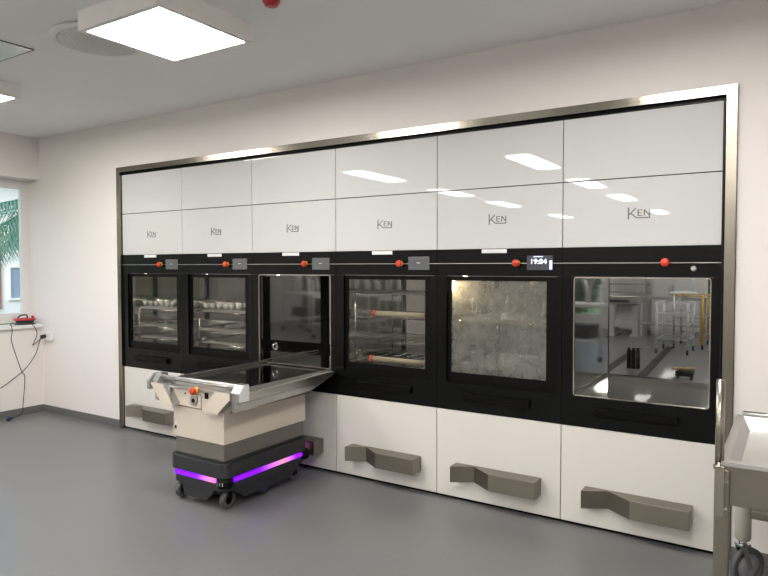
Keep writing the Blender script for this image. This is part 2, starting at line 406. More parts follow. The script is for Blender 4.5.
def f_logo(b):
    b.use(M_logo)
    def st(p, q, w=.007):
        p, q = Vector((p[0], 0, p[1])), Vector((q[0], 0, q[1])); t = (q-p).normalized(); n = Vector((-t.z, 0, t.x))*w/2
        b.prism([((p-n).x, (p-n).z), ((q-n).x, (q-n).z), ((q+n).x, (q+n).z), ((p+n).x, (p+n).z)], 'y', -.0015, 0)
    x, z = .398, 1.933
    st((x, z), (x, z+.072), .008); st((x+.004, z+.028), (x+.042, z+.066)); st((x+.014, z+.036), (x+.046, z+.008))
    st((x+.045, z+.008), (x+.122, z+.008), .007); st((x+.119, z+.006), (x+.119, z+.056))
    e = x+.055
    st((e, z+.02), (e, z+.056)); st((e, z+.054), (e+.024, z+.054), .005); st((e, z+.038), (e+.02, z+.038), .005); st((e, z+.021), (e+.024, z+.021), .005)
    e = x+.09
    st((e, z+.02), (e, z+.056)); st((e+.001, z+.054), (e+.028, z+.022))

def machine(k, label, open_=False, fog=False, screen=True, border=.0, lamp=None, digits=None, port=True):
    r = empty('washing_machine', (k*.9, 0, 0), label, 'washing machine', 'row of built-in washer disinfectors')
    cached('body', 'cabinet_body', r, f_body)
    cached('plinth', 'plinth', r, f_plinth)
    cached('top', 'top_panel', r, f_top)
    p = cached('mid', 'logo_panel', r, f_mid); cached('logo', 'logo', p, f_logo)
    c = cached('ctrl', 'control_panel', r, f_ctrl); cached('line', 'trim_line', c, f_line)
    if screen:
        e = cached('esc', 'switch_collar', c, f_es_c)
    e = cached('es', 'emergency_stop', c, f_es)
    if k == 5: e.location.x = .009; e.location.y = .01
    if screen:
        def fs(b): b.use(M_scrb if digits else M_scrf).box(.666, .84, -.006, 0, 1.627, 1.722, .002)
        s_ = cached('screen%d' % bool(digits), 'touch_screen', r, fs)
        cached('label', 'label_plate', r, f_label)
        if digits:
            text_mesh('screen_digits', digits, .046, M_digit, s_, (.744, -.0068, 1.682), sx=1.12)
            b = MB().use(M_blue); b.box(.818, .836, -.0072, -.006, 1.632, 1.69); b.build('screen_bar', s_); b = MB().use(M_blue); b.box(.71, .775, -.0072, -.006, 1.712, 1.718); b.build('screen_bar', s_)
        else:
            b = MB().use(M_label); b.box(.735, .765, -.0068, -.006, 1.676, 1.679); b.build('screen_mark', s_)
    else:
        def kn(b): b.use(M_alu).lathe([(.016, 0), (.016, -.006), (.012, -.01)], (.759, 0, 1.639), 'y', 18)
        cached('knob', 'key_switch', r, kn)
    cached('front', 'front_frame', r, f_front)
    ch = cached('chamber', 'wash_chamber', r, f_chamber)
    if open_: cached('lip', 'chamber_rim', ch, f_lip)
    rd = cached('rear%.3f' % border, 'rear_door', r, f_rear(border)); cached('rearg', 'rear_glass', rd, f_rearglass)
    if port:
        b = MB().use(M_chrome); b.lathe([(.02, .0), (.034, .0), (.034, .006), (.02, .006)], (OX0+.001, .2, .945), 'x', 24, True)
        b.build('water_port', ch)
    if lamp:
        b = MB().use(lamp); b.lathe([(.013, 0), (.013, -.006), (.007, -.008)], (OX0+.075, .16, OZ1-.001), 'z', 16); b.build('chamber_lamp', ch)
    if fog:
        b = MB().use(lamp); b.lathe([(.012, .0), (.035, .0), (.03, .008), (.012, .01)], (OX0+.001, .1, OZ1-.07), 'x', 18); b.build('chamber_lamp', ch)
    if not open_:
        d = cached('door', 'door', r, f_door)
        if fog: cached('fogpane', 'steamed_pane', d, f_panefog)
        else: cached('pane', 'door_pane', d, f_pane)
    cached('bar', 'door_handle', r, f_bar)
    l = cached('low', 'lower_panel', r, f_low); cached('handle', 'panel_handle', l, f_handle)
    return r
machine(0, 'leftmost washing machine, beside the left steel upright, loaded rack behind its closed glass door', lamp=M_lampc, border=.02)
machine(1, 'second washing machine from the left, closed glass door, partly hidden behind the cream transport robot', lamp=M_lampc, border=.02)
machine(2, 'open washing machine that the transport robot is docked to, tray leading into its chamber', open_=True, border=.045, lamp=M_lampc)
machine(3, 'fourth washing machine, just right of the robot, orange-tipped tubes on wire shelves behind closed glass', border=.02)
machine(4, 'washing machine with steamed-up glass door and a screen reading 19:04', fog=True, lamp=M_lampw, digits='19:04', border=.02)
machine(5, 'rightmost washing machine, empty open steel chamber looking through to another room, no screen', open_=True, screen=False, border=.0, port=False)

# ------------------------------------------------------------------ racks and loads in the machines
def wash_rack(k, levels, solid, label):
    r = empty('wash_rack', (k*.9, 0, OZ0), label, 'rack', 'steel wash racks inside the machines')
    x0, x1, y0, y1 = .125, .79, .09, .8
    for x in (x0, x1):
        for y in (y0, y1): b = MB().use(M_chrome); b.cyl((x, y, .004), (x, y, levels[-1]-OZ0+.03), .005, 8); b.build('upright', r)
    for z in levels:
        z -= OZ0
        b = MB().use(M_chrome)
        b.tube([(x0, y0, z), (x1, y0, z), (x1, y1, z), (x0, y1, z)], .005, 8, closed=True)
        for i in range(1, 12): y = y0+(y1-y0)*i/12; b.cyl((x0, y, z), (x1, y, z), .002, 5)
        for i in range(1, 6): x = x0+(x1-x0)*i/6; b.cyl((x, y0, z), (x, y1, z), .002, 5)
        sh = b.build('wire_shelf', r)
        if solid:
            b = MB().use(M_alu); b.box(x0+.01, x1-.01, y0+.01, y1-.02, z+.003, z+.028, .004); b.build('perforated_basket', sh)
    return r
wash_rack(0, [.93, 1.05, 1.225], True, 'steel rack with baskets inside the leftmost washing machine')
wash_rack(1, [.93, 1.05, 1.225], True, 'steel rack with baskets inside the second washing machine from the left')
wash_rack(3, [.9, 1.06, 1.255, 1.44], False, 'wire rack of four open shelves behind the clear glass right of the robot')
wash_rack(4, [.93, 1.26], True, 'steel rack behind the steamed glass of the machine reading 19:04')
def f_cup(b): b.use(M_label).lathe([(.0, 0), (.022, 0), (.03, .05), (.027, .05), (.02, .004), (.0, .004)][1:5], (0, 0, 0), 'z', 14)
def f_bowl(b): b.use(M_lip).lathe([(.03, 0), (.055, .03), (.062, .06), (.059, .06), (.05, .03), (.028, .004)], (0, 0, 0), 'z', 18)
def f_instr(b):
    b.use(M_chrome)
    for s in (-1, 1):
        b.tube(smooth_path([(-.08, s*.012, 0), (-.03, s*.003, .006), (0, 0, .006), (.06, -s*.012, .004)], 4), .003, 6)
        b.tube([(.075+.015*math.cos(a*pi/5), -s*.02+.012*math.sin(a*pi/5), .004) for a in range(10)], .0025, 6, closed=True)
for k, nm in ((0, 'the leftmost washing machine'), (1, 'the washing machine second from left')):
    zt = 1.225+.0285+.003
    for i in range(6):
        o = cached('cup', 'measuring_cup', None, f_cup); o.location = (k*.9+.17+.085*i, .14, zt)
        tag(o, 'small white cup on the top basket in '+nm, 'cup', 'cups in '+nm)
    for i in range(5):
        for j in range(2):
            o = cached('bowl', 'steel_bowl', None, f_bowl); o.location = (k*.9+.2+.125*i, .3+.2*j, zt)
            tag(o, 'steel bowl on the top basket in '+nm, 'bowl', 'bowls in '+nm)
    for i in range(6):
        o = cached('instr', 'surgical_clamp', None, f_instr); o.location = (k*.9+.22+.1*i, .2+.04*(i % 3), 1.05+.0285+.003); o.rotation_euler.z = 1.2+.2*math.sin(i*2.3)
        tag(o, 'steel clamp lying in the middle basket in '+nm, 'clamp', 'clamps in '+nm)
for i in range(5):
    def f_plate(b): b.use(M_lip).tube([(0, .085*math.cos(a*pi/14), .085+.085*math.sin(a*pi/14)) for a in range(28)], .004, 6, closed=True)
    o = cached('hoop', 'steel_hoop', None, f_plate); o.location = (3.6+.2+.13*i, .2, 1.26+.0285+.007); o.rotation_euler.z = .25
    tag(o, 'steel ring standing on the shelf behind the steamed glass', 'ring', 'rings behind the steamed glass')
for (z, xa, xb, y, lab) in ((1.255+.03, .27, .76, .13, 'ivory tube with orange ends on the third wire shelf up'), (.9+.03, .25, .77, .12, 'ivory tube with orange ends on the lowest wire shelf')):
    t = empty('tube_insert', (2.7, 0, z-.02), lab, 'tube')
    b = MB().use(M_rod); b.cyl((xa+.025, y, .02), (xb-.025, y, .02), .021, 16); b.build('tube_body', t)
    for a, c in ((xa, xa+.025), (xb-.025, xb)):
        b = MB().use(M_orange); b.cyl((a, y, .02), (c, y, .02), .026, 16); b.build('end_cap', t)

# ------------------------------------------------------------------ transport robot
rb = empty('transport_robot', (0, 0, 0), 'cream and charcoal transport robot on wheels with purple light strips, docked to the open machine', 'robot')
X0, X1, Y0, Y1 = 2.0, 2.57, -1.065, -.185
b = MB().use(M_char); b.prism(rrect(X0, X1, Y0, Y1, .07, 5), 'z', .222, .325, .006); b.prism(rrect(X0+.02, X1-.02, Y0+.02, Y1-.02, .06, 5), 'z', .325, .34, .004); b.build('upper_cover', rb)
b = MB().use(M_char)
b.prism(rrect(X0+.03, X1-.015, Y0+.015, Y1-.02, .05, 5), 'z', .13, .185, .004)
b.prism([(Y0+.10, .13), (Y0+.2, .055), (Y1-.2, .055), (Y1-.10, .13)], 'x', X1-.035, X1-.015)
b.prism([(Y0+.10, .13), (Y0+.2, .055), (Y1-.2, .055), (Y1-.10, .13)], 'x', X0+.03, X0+.05)
b.prism([(X0+.12, .13), (X0+.15, .045), (X1-.2, .045), (X1-.12, .13)], 'y', Y0+.02, Y0+.05)
b.box(X0+.14, X1-.14, Y0+.12, Y1-.12, .06, .13)
b.build('chassis', rb)
b = MB().use(M_blackm); b.prism(rrect(X0+.05, X1-.05, Y0+.05, Y1-.05, .05, 4), 'z', .185, .222); b.build('sensor_slot', rb)
b = MB().use(M_led); b.box(X0+.06, X1-.1, Y0+.006, Y0+.03, .186, .212, .003); b.build('light_strip', rb)['label'] = 'purple light strip on the front'
b = MB().use(M_ledside); b.box(X1-.03, X1-.006, Y0+.1, Y1-.07, .186, .212, .003); b.build('light_strip', rb)['label'] = 'purple light strip along the side'
b = MB().use(M_led); b.box(X0+.1, X1-.06, Y1-.03, Y1-.006, .186, .212, .003); b.build('light_strip', rb)
for (cx, cy) in ((X1-.045, Y0+.045), (X0+.045, Y1-.045), (X1-.045, Y1-.03)):
    b = MB().use(M_blackm); b.lathe([(.05, .158), (.056, .165), (.056, .218), (.05, .222)], (cx, cy, 0), 'z', 24)
    s_ = b.build('laser_scanner', rb)
    b = MB().use(M_chrome)
    for a in (-.9, -.5, -.1): 
        aa = a*.8-.95; b.box(-.003, .003, -.003, .0, .182, .206, rot=Matrix.Rotation(0, 3, 'Z'))
        bmesh.ops.translate(b.bm, verts=b.bm.verts[-8:], vec=(cx+.057*math.cos(aa), cy+.057*math.sin(aa), 0))
    b.build('scanner_lens', s_)
for (cx, cy) in ((2.075, -.995), (2.51, -.985), (2.075, -.3), (2.50, -.3)):
    g = MB().use(M_tyre); g.lathe([(.03, -.02), (.055, -.02), (.062, -.012), (.062, .012), (.055, .02), (.03, .02)], (cx, cy, .062), 'x', 28, True); wh = g.build('caster_wheel', rb)
    g = MB().use(M_blackm); g.lathe([(.006, -.016), (.031, -.014), (.031, .014), (.006, .016)], (cx, cy, .062), 'x', 24); g.build('wheel_hub', wh)
    g = MB().use(M_blackm); g.box(cx-.03, cx-.024, cy-.015, cy+.02, .05, .15); g.box(cx+.024, cx+.03, cy-.015, cy+.02, .05, .15); g.box(cx-.03, cx+.03, cy-.02, cy+.025, .128, .15); g.build('fork', rb)
for cx in (2.04, 2.535):
    g = MB().use(M_tyred); g.lathe([(.04, -.02), (.06, -.02), (.066, -.012), (.066, .012), (.06, .02), (.04, .02)], (cx-.02 if cx > 2.3 else cx+.04, -.645, .066), 'x', 30, True); wh = g.build('drive_wheel', rb)
    g = MB().use(M_bluedrive); g.lathe([(.006, -.018), (.041, -.016), (.041, .016), (.006, .018)], (cx-.02 if cx > 2.3 else cx+.04, -.645, .066), 'x', 24); g.build('wheel_hub', wh)
b = MB().use(M_greyp); b.box(2.055, 2.54, -1.04, -.21, .34, .46, .004); b.build('lift_skirt', rb)
b = MB().use(M_cream); b.box(2.045, 2.55, -1.05, -.2, .453, .672, .005); bd = b.build('lift_cover', rb)
b = MB().use(M_label); b.box(2.06, 2.085, -1.0515, -1.05, .50, .56); b.build('rating_label', bd)
b = MB().use(M_blackm); b.box(2.063, 2.08, -1.053, -1.0515, .505, .53); b.build('label_mark', bd)
# transfer top
b = MB().use(M_greyp); b.box(1.98, 2.60, -1.03, -.2, .672, .70); b.build('top_base', rb)
b = MB().use(M_traygl)
b.box(1.93, 2.65, -1.02, -.003, .80, .825)
b.build('transfer_tray', rb)
b = MB().use(M_alu)
b.box(1.91, 1.93, -1.03, -.003, .80, .845, .003); b.box(2.65, 2.662, -1.03, -.003, .80, .838, .002)
b.box(1.93, 2.65, -1.04, -1.02, .80, .84, .002); b.box(2.0, 2.012, -.98, -.01, .825, .835); b.build('tray_edge', rb)
b = MB().use(M_traygl)
b.prism([(0, 0), (.14, 0), (.2, .03), (.14, .06), (0, .06)], 'z', .825, .835); bmesh.ops.translate(b.bm, verts=b.bm.verts, vec=(2.08, -.93, 0)); b.build('tray_catch', rb)
prof = [(-1.09, .70), (-.3, .722), (-.06, .792), (-.015, .818), (-.02, .826), (-1.05, .80), (-1.09, .80)]
for (a, c, nm) in ((2.665, 2.70, 1), (1.90, 1.928, -1)):
    b = MB().use(M_alu); b.prism(prof, 'x', a, c)
    b.prism([(-1.06, .745), (-.25, .757), (-.25, .764), (-1.06, .752)], 'x', c if nm > 0 else a-.006, c+.006 if nm > 0 else a)
    sr = b.build('side_rail', rb)
    b = MB().use(M_lip); b.prism([(-1.0, .8012), (-.08, .8237), (-.08, .8257), (-1.0, .8032)], 'x', a+.012, c-.002)
    for i in range(26):
        y = -1.0+i*.036; z = .801+.0252*(y+1.05)/1.03
        b.box(a+.012, c-.002, y, y+.016, z, z+.007)
    b.build('roller_track', sr)
b = MB().use(M_cream); b.box(1.96, 2.60, -1.068, -1.03, .682, .80, .002); fp = b.build('front_plate', rb)
b = MB().use(M_alu); b.box(1.93, 2.62, -1.085, -1.03, .802, .818, .002); b.build('top_ledge', rb)
b = MB().use(M_cream); b.prism([(1.905, .832), (2.035, .832), (2.14, .695), (2.10, .682), (2.025, .688)], 'y', -1.135, -1.132); pl = b.build('corner_cover', rb)
b = MB().use(M_alu); b.prism([(1.905, .831), (2.035, .831), (2.14, .695), (2.10, .683), (2.025, .689)], 'y', -1.132, -1.062); b.build('bracket', rb)
b = MB().use(M_cream); b.prism([(2.56, .832), (2.695, .832), (2.695, .79), (2.58, .684), (2.43, .688)], 'y', -1.135, -1.132); b.build('corner_cover', rb)
b = MB().use(M_alu); b.prism([(2.56, .831), (2.695, .831), (2.695, .791), (2.58, .685), (2.43, .689)], 'y', -1.132, -1.062); b.build('bracket', rb)
for (a, c) in ((1.845, 1.872), (2.692, 2.765)):
    b = MB().use(M_hub if c < 2 else M_alu); b.prism([(-1.12, .775), (-1.12, .835), (-1.08, .885), (-1.03, .885), (-1.03, .775)], 'x', a, c, .002); b.build('end_block', rb)
b = MB().use(M_white); b.prism([(-1.117, .778), (-1.117, .834), (-1.079, .882), (-1.033, .882), (-1.033, .778)], 'x', 2.765, 2.768); b.build('end_cover', rb)
b = MB().use(M_alu); b.prism([(-1.10, .83), (-1.06, .885), (-1.0, .885), (-1.0, .83)], 'x', 1.872, 1.93, .002); b.build('end_block', rb)
b = MB().use(M_bar); b.cyl((1.93, -1.06, .872), (2.692, -1.06, .872), .009, 14); b.cyl((1.93, -1.035, .850), (2.692, -1.035, .850), .005, 10); b.build('push_rail', rb)
b = MB().use(M_yel); b.lathe([(.022, -1.10), (.022, -1.118), (.015, -1.12)], (2.285, 0, .795+.015), 'y', 20); e_ = b.build('switch_collar', rb)
b = MB().use(M_red); b.lathe([(.012, -1.118), (.014, -1.128), (.023, -1.134), (.024, -1.148), (.016, -1.153)], (2.285, 0, .81), 'y', 20); b.build('emergency_stop', rb)
b = MB().use(M_cream); b.prism(rect(2.255, 2.365, .686, .778), 'y', -1.104, -1.10, .001); so = b.build('socket_plate', fp)
b = MB().use(M_blackm); b.rings(rect(2.252, 2.368, .683, .781), rect(2.256, 2.364, .687, .777), 'y', -1.1015, -1.0995); b.build('plate_gap', fp)
b = MB().use(M_alu); b.prism([(2.275, .77), (2.335, .77), (2.34, .735), (2.32, .705), (2.29, .705), (2.272, .735)], 'y', -1.118, -1.104, .002); b.build('socket_shroud', fp)
b = MB().use(M_blackm); b.lathe([(.016, -1.117), (.016, -1.1195), (.01, -1.12)], (2.306, 0, .739), 'y', 16); b.build('socket_opening', fp)
b = MB().use(M_blackm); b.box(2.41, 2.44, -1.112, -1.10, .762, .806, .003); b.build('connector', fp)
b = MB().use(M_blackm); b.lathe([(.006, -1.10), (.006, -1.103), (.003, -1.104)], (2.205, 0, .775), 'y', 12); b.build('screw', fp)

for _o in list(bpy.data.objects):
    if _o.name.split('.')[0] in ('socket_plate', 'plate_gap', 'socket_shroud', 'socket_opening', 'connector', 'screw') or (_o.parent == rb and _o.name.startswith(('switch_collar', 'emergency_stop'))):
        for _v in _o.data.vertices: _v.co += Vector((-.012 if not _o.name.startswith(('switch', 'emer')) else .03, .032, -.004))

# ------------------------------------------------------------------ steel trolley at the right edge
ct = empty('steel_trolley', (0, 0, 0), 'stainless steel trolley with sunken top and corner post, cut off by right edge', 'trolley')
b = MB().use(M_satin); b.cyl((5.502, -1.15, .8), (5.502, -1.15, 1.188), .017, 18); b.lathe([(.017, 1.188), (.015, 1.194), (.008, 1.196)], (5.502, -1.15, 0), 'z', 18); b.build('corner_post', ct)
b = MB().use(M_handle); b.box(5.486, 5.541, -1.175, -1.12, .3, .835, .004); b.build('leg', ct)
b = MB().use(M_satin); b.box(5.492, 5.524, -1.183, -1.175, .645, .85, .002)
for z in (.79, .68): b.cyl((5.53, -1.185, z), (5.53, -1.17, z), .006, 10)
b.lathe([(.019, .828), (.023, .833), (.023, .843), (.019, .848)], (5.502, -1.15, 0), 'z', 18)
b.build('post_bracket', ct)
b = MB().use(M_handle); b.box(5.51, 6.30, -1.16, -1.13, .69, .85, .003); b.build('front_apron', ct)
b = MB().use(M_handle); b.box(5.51, 6.30, -.23, -.2, .72, .838, .003); b.build('rear_apron', ct)
b = MB().use(M_handle); b.box(5.51, 5.54, -1.13, -.23, .75, .838, .003); b.build('side_apron', ct)
b = MB().use(M_handle); b.box(6.27, 6.30, -1.13, -.23, .75, .838, .003); b.build('side_apron', ct)
def f_ctray(b):
    o1 = rect(5.50, 6.31, -1.165, -.19); i1 = rect(5.535, 6.275, -1.13, -.225); i2 = rect(5.565, 6.245, -1.10, -.26)
    v = [[b.bm.verts.new((x, y, z)) for x, y in q] for q, z in ((o1, .85), (o1, .866), (i1, .868), (i2, .80), (i2, .797))]
    for A, B in zip(v, v[1:-1]):
        for i in range(4): b._f([A[i], A[(i+1) % 4], B[(i+1) % 4], B[i]])
    b._f(v[3]); bmesh.ops.recalc_face_normals(b.bm, faces=b.bm.faces)
b = MB(); b.use(M_bar); f_ctray(b); b.build('sunken_top', ct)
b = MB().use(M_lip); b.tube([(5.53, -.21, .878), (6.3, -.21, .878)], .014, 10); b.build('rear_rail', ct)
def swivel(g, cx, cy): bmesh.ops.rotate(g.bm, verts=g.bm.verts, cent=(cx, cy, 0), matrix=Matrix.Rotation(-.75, 3, 'Z'))
def cast(cx, cy):
    g = MB().use(M_sleeve); g.lathe([(.033, .245), (.038, .255), (.038, .42), (.034, .43)], (cx, cy, 0), 'z', 22); g.build('leg_sleeve', ct)
    g = MB().use(M_handle); g.box(cx-.022, cx+.022, cy-.022, cy+.022, .425, .76); g.build('leg', ct)
    g = MB().use(M_chrome); g.cyl((cx, cy, .225), (cx, cy, .25), .02, 14); g.box(cx-.026, cx+.026, cy-.03, cy+.03, .212, .226, .003)
    g.prism([(cy-.03, .226), (cy-.0, .226), (cy+.045, .09), (cy+.015, .09)], 'x', cx-.026, cx-.022); g.prism([(cy-.03, .226), (cy-.0, .226), (cy+.045, .09), (cy+.015, .09)], 'x', cx+.022, cx+.026); swivel(g, cx, cy); fk = g.build('caster_fork', ct)
    g = MB().use(M_tyre); g.lathe([(.07, -.014), (.09, -.016), (.1, -.01), (.1, .01), (.09, .016), (.07, .014)], (cx, cy+.03, .1), 'x', 32, True); swivel(g, cx, cy); wh = g.build('caster_wheel', ct)
    g = MB().use(M_hub); g.lathe([(.01, -.019), (.03, -.016), (.071, -.011), (.071, .011), (.03, .016), (.01, .019)], (cx, cy+.03, .1), 'x', 28); swivel(g, cx, cy); g.build('wheel_hub', wh)
cast(5.545, -.31); cast(6.25, -.31)
for cx in (5.513, 6.25):
    g = MB().use(M_chrome); g.cyl((cx, -1.148, .22), (cx, -1.148, .3), .02, 14); g.box(cx-.026, cx+.026, -1.18, -1.12, .2, .22); g.box(cx-.026, cx-.022, -1.16, -1.11, .09, .2); g.box(cx+.022, cx+.026, -1.16, -1.11, .09, .2); g.build('caster_fork', ct)
    g = MB().use(M_tyre); g.lathe([(.07, -.014), (.09, -.016), (.1, -.01), (.1, .01), (.09, .016), (.07, .014)], (cx, -1.13, .1), 'x', 32, True); wh = g.build('caster_wheel', ct)
    g = MB().use(M_hub); g.lathe([(.01, -.019), (.071, -.011), (.071, .011), (.01, .019)], (cx, -1.13, .1), 'x', 28); g.build('wheel_hub', wh)
b = MB().use(M_handle); b.box(6.225, 6.28, -1.175, -1.12, .3, .835, .004); b.build('leg', ct)
b = MB().use(M_handle); b.box(5.575, 6.22, -.33, -.29, .365, .405, .003); b.build('cross_bar', ct)

# ------------------------------------------------------------------ ceiling things
M_panel = emis('light_diffuser', (1, .965, .91), 18.)
M_house = mat('light_housing_white', (.86, .84, .81), .55, var=.02)
def sq_light(x0, x1, y0, y1, z0, label):
    r = empty('ceiling_light', ((x0+x1)/2, (y0+y1)/2, z0), label, 'ceiling light', 'square ceiling lights')
    w, h = (x1-x0)/2, (y1-y0)/2
    b = MB().use(M_house); b.rings(rrect(-w, w, -h, h, .012), rrect(-w+.035, w-.035, -h+.035, h-.035, .004), 'z', 0, CEIL-z0); b.build('housing', r)
    b = MB().use(M_panel); b.box(-w+.035, w-.035, -h+.035, h-.035, .004, .012); b.build('diffuser', r)
    b = MB().use(M_house); b.box(-w+.036, w-.036, -h+.036, h-.036, .05, CEIL-z0); b.build('backing', r)
sq_light(2.265, 2.975, -1.87, -1.18, 3.0, 'large square surface ceiling light above the row of machines')
sq_light(-.2, .5, -1.95, -1.25, 3.0, 'square ceiling light cut off by the left edge')
sq_light(4.75, 5.45, -1.9, -1.2, 3.0, 'square ceiling light above the rightmost machine')
def lin_light(x, y):
    r = empty('ceiling_light', (x, y, 3.02), 'long narrow ceiling light on the ceiling behind the camera', 'ceiling light', 'long ceiling lights')
    def fh(b): b.use(M_house).rings(rrect(-.165, .165, -.64, .64, .01), rrect(-.15, .15, -.625, .625, .004), 'z', 0, CEIL-3.02); b.box(-.15, .15, -.625, .625, .05, CEIL-3.02)
    def fd(b): b.use(M_panel).box(-.149, .149, -.624, .624, -.018, .012)
    cached('linh', 'housing', r, fh); cached('lind', 'diffuser', r, fd)
for y in (-4.1, -6.65, -9.2, -13.2):
    for x in (.39, 2.86, 5.33): lin_light(x, y)
# round vent
v = empty('ceiling_vent', (1.985, -1.55, CEIL), 'round white perforated ceiling air diffuser beside the large square light', 'air vent')
b = MB().use(M_white); b.lathe([(.0, -.0), (.27, 0), (.285, -.012), (.27, -.03), (.245, -.036), (.24, -.03), (.24, -.005)][1:], (0, 0, 0), 'z', 48); b.build('rim', v)
b = MB().use(M_perf if False else M_white)
mp_, nt_, bb_ = new_mat('perforated_white_plate')
tc = nt_.nodes.new('ShaderNodeTexCoord'); vo = nt_.nodes.new('ShaderNodeTexVoronoi'); vo.inputs['Scale'].default_value = 75; vo.inputs['Randomness'].default_value = .15
nt_.links.new(tc.outputs['Object'], vo.inputs[0]); rp = nt_.nodes.new('ShaderNodeValToRGB'); rp.color_ramp.elements[0].position = .3; rp.color_ramp.elements[0].color = (.12, .12, .12, 1); rp.color_ramp.elements[1].position = .38; rp.color_ramp.elements[1].color = (.82, .82, .82, 1)
nt_.links.new(vo.outputs['Distance'], rp.inputs[0]); nt_.links.new(rp.outputs[0], bb_.inputs['Base Color'])
b.mats = []; b.use(mp_); b.lathe([(.02, -.04), (.235, -.037), (.238, -.03)], (0, 0, 0), 'z', 48); b.build('perforated_plate', v)
# hatch
h = empty('ceiling_panel', (1.13, -1.95, CEIL), 'flush pale square ceiling panel beside the round vent', 'ceiling panel')
M_hatch = mat('pale_glossy_panel', (.88, .9, .92), .12, var=.03)
b = MB().use(M_hatch); b.box(-.29, .29, -.29, .29, -.006, -.001); b.build('cover', h)
b = MB().use(M_greyp); b.rings(rect(-.296, .296, -.296, .296), rect(-.29, .29, -.29, .29), 'z', -.008, -.001); b.build('edge_trim', h)
# smoke detector / red lamp at ceiling
a = empty('fire_alarm', (3.32, -1.40, CEIL), 'small red round alarm on the ceiling at the top edge', 'alarm')
b = MB().use(M_redp); b.lathe([(.045, 0), (.048, -.02), (.035, -.04), (.02, -.045)], (0, 0, 0), 'z', 24); b.build('housing', a)
b = MB().use(M_white); b.lathe([(.055, 0), (.055, -.008), (.05, -.01)], (0, 0, 0), 'z', 24); b.build('base', a)

# ------------------------------------------------------------------ socket, reel, cords in the corner
so = empty('wall_socket', (-1.35, 0, .868), 'white wall socket in the corner below the window sill, black plugs in it', 'socket')
b = MB().use(M_white); b.box(-.06, .075, -.035, -.0005, -.045, .045, .006); b.build('socket_box', so)
b = MB().use(M_cable); b.cyl((-.03, -.035, 0), (-.03, -.08, -.005), .022, 14); b.box(-.05, -.012, -.085, -.07, -.03, .012, .004); pg = b.build('plug', so)
re = empty('cable_reel', (-1.585, -.15, 1.0), 'red and black cable reel lying on the window sill', 'cable reel')
b = MB().use(M_cable); b.lathe([(.03, .0), (.105, .0), (.108, .008), (.09, .012), (.09, .04), (.1, .045), (.1, .05), (.03, .05)], (0, 0, 0), 'z', 32); b.build('cable_drum', re)
b = MB().use(M_redp); b.lathe([(.05, .05), (.11, .05), (.113, .056), (.108, .068), (.06, .07), (.05, .066)], (0, 0, 0), 'z', 32, True); b.build('top_flange', re)
b = MB().use(M_redp); b.cyl((.07, .05, .068), (.07, .05, .1), .014, 12); b.build('crank_knob', re)
b = MB().use(M_cable); b.tube(smooth_path([(-.06, -.05, .068), (-.05, -.02, .1), (0, .02, .105), (.05, .0, .07)], 5), .008, 8); b.build('carry_handle', re)
def cord(name, pts, r, m, lab):
    b = MB().use(m); b.tube(smooth_path(pts), r, 8); o = b.build(name); return tag(o, lab, 'cable')
cord('black_cable', [(-1.62, -.262, 1.012), (-1.55, -.33, 1.01), (-1.462, -.36, 1.0), (-1.455, -.36, .93), (-1.475, -.36, .85), (-1.46, -.34, .74), (-1.45, -.27, .5), (-1.44, -.24, .42), (-1.445, -.26, .15), (-1.44, -.28, .03), (-1.42, -.36, .008), (-1.37, -.42, .008)], .004, M_cable, 'black power cord hanging over the window sill down to the floor')
b = MB().use(M_bluep); b.tube(smooth_path([(-1.375, -.42, .012), (-1.345, -.46, .018), (-1.315, -.5, .015)], 4), [.009, .012, .018, .02, .02, .02, .019, .017, .012][:9], 12); o = b.build('power_plug'); tag(o, 'dark blue plug lying on the floor at the cord end', 'plug')
cord('black_cable', [(-1.38, -.09, .845), (-1.40, -.1, .78), (-1.44, -.12, .66), (-1.485, -.2, .52), (-1.492, -.33, .42), (-1.492, -.5, .33), (-1.492, -.75, .31), (-1.492, -1.1, .4), (-1.492, -1.5, .45)], .004, M_cable, 'black cord looping from the wall socket to the left along the window wall')
cord('black_cable', [(-1.395, -.07, .85), (-1.43, -.08, .82), (-1.48, -.12, .77), (-1.485, -.11, .79), (-1.47, -.08, .88), (-1.455, -.1, .95), (-1.465, -.13, 1.0), (-1.49, -.14, 1.015)], .004, M_cable, 'short black cord between the wall socket and the cable reel')

# ------------------------------------------------------------------ clean room things (seen through the open chambers)
M_rwhite = mat('grey_white_enamel', (.66, .68, .7), .4, var=.03)
M_rdark = mat('dark_rubber_strip', (.03, .03, .035), .5, var=.1)
def wire_cart(loc, w, d, h, levels, m, label, cat='trolley', rz=0, group=None, basket=False):
    r = empty('wire_trolley', loc, label, cat, group, rz)
    for x in (0, w):
        for y in (0, d):
            b = MB().use(M_alu if (m is M_yellow and x == 0) else m); b.cyl((x, y, .1), (x, y, h), .022, 10); b.build('post', r)
            b = MB().use(M_tyred); b.lathe([(.012, -.015), (.05, -.015), (.05, .015), (.012, .015)], (x, y, .05), 'x', 16); b.cyl((x, y, .05), (x, y, .11), .012, 8); b.build('caster', r)
    for z in levels:
        b = MB().use(M_alu if (m is M_yellow and z < 1) else m); b.tube([(0, 0, z), (w, 0, z), (w, d, z), (0, d, z)], .014, 8, closed=True)
        for i in range(1, 10): b.cyl((w*i/10, 0, z), (w*i/10, d, z), .004, 5)
        b.build('shelf', r)
    return r
wire_cart((3.56, 8.95, 0), .54, .8, .98, [.28, .55, .75, .95], M_rwhite, 'pale wire trolley seen through the rightmost chamber, in front of the yellow one')
wire_cart((3.72, 9.95, 0), .52, 1.0, 1.08, [.25, .62, 1.06], M_yellow, 'yellow framed trolley seen through the rightmost chamber')
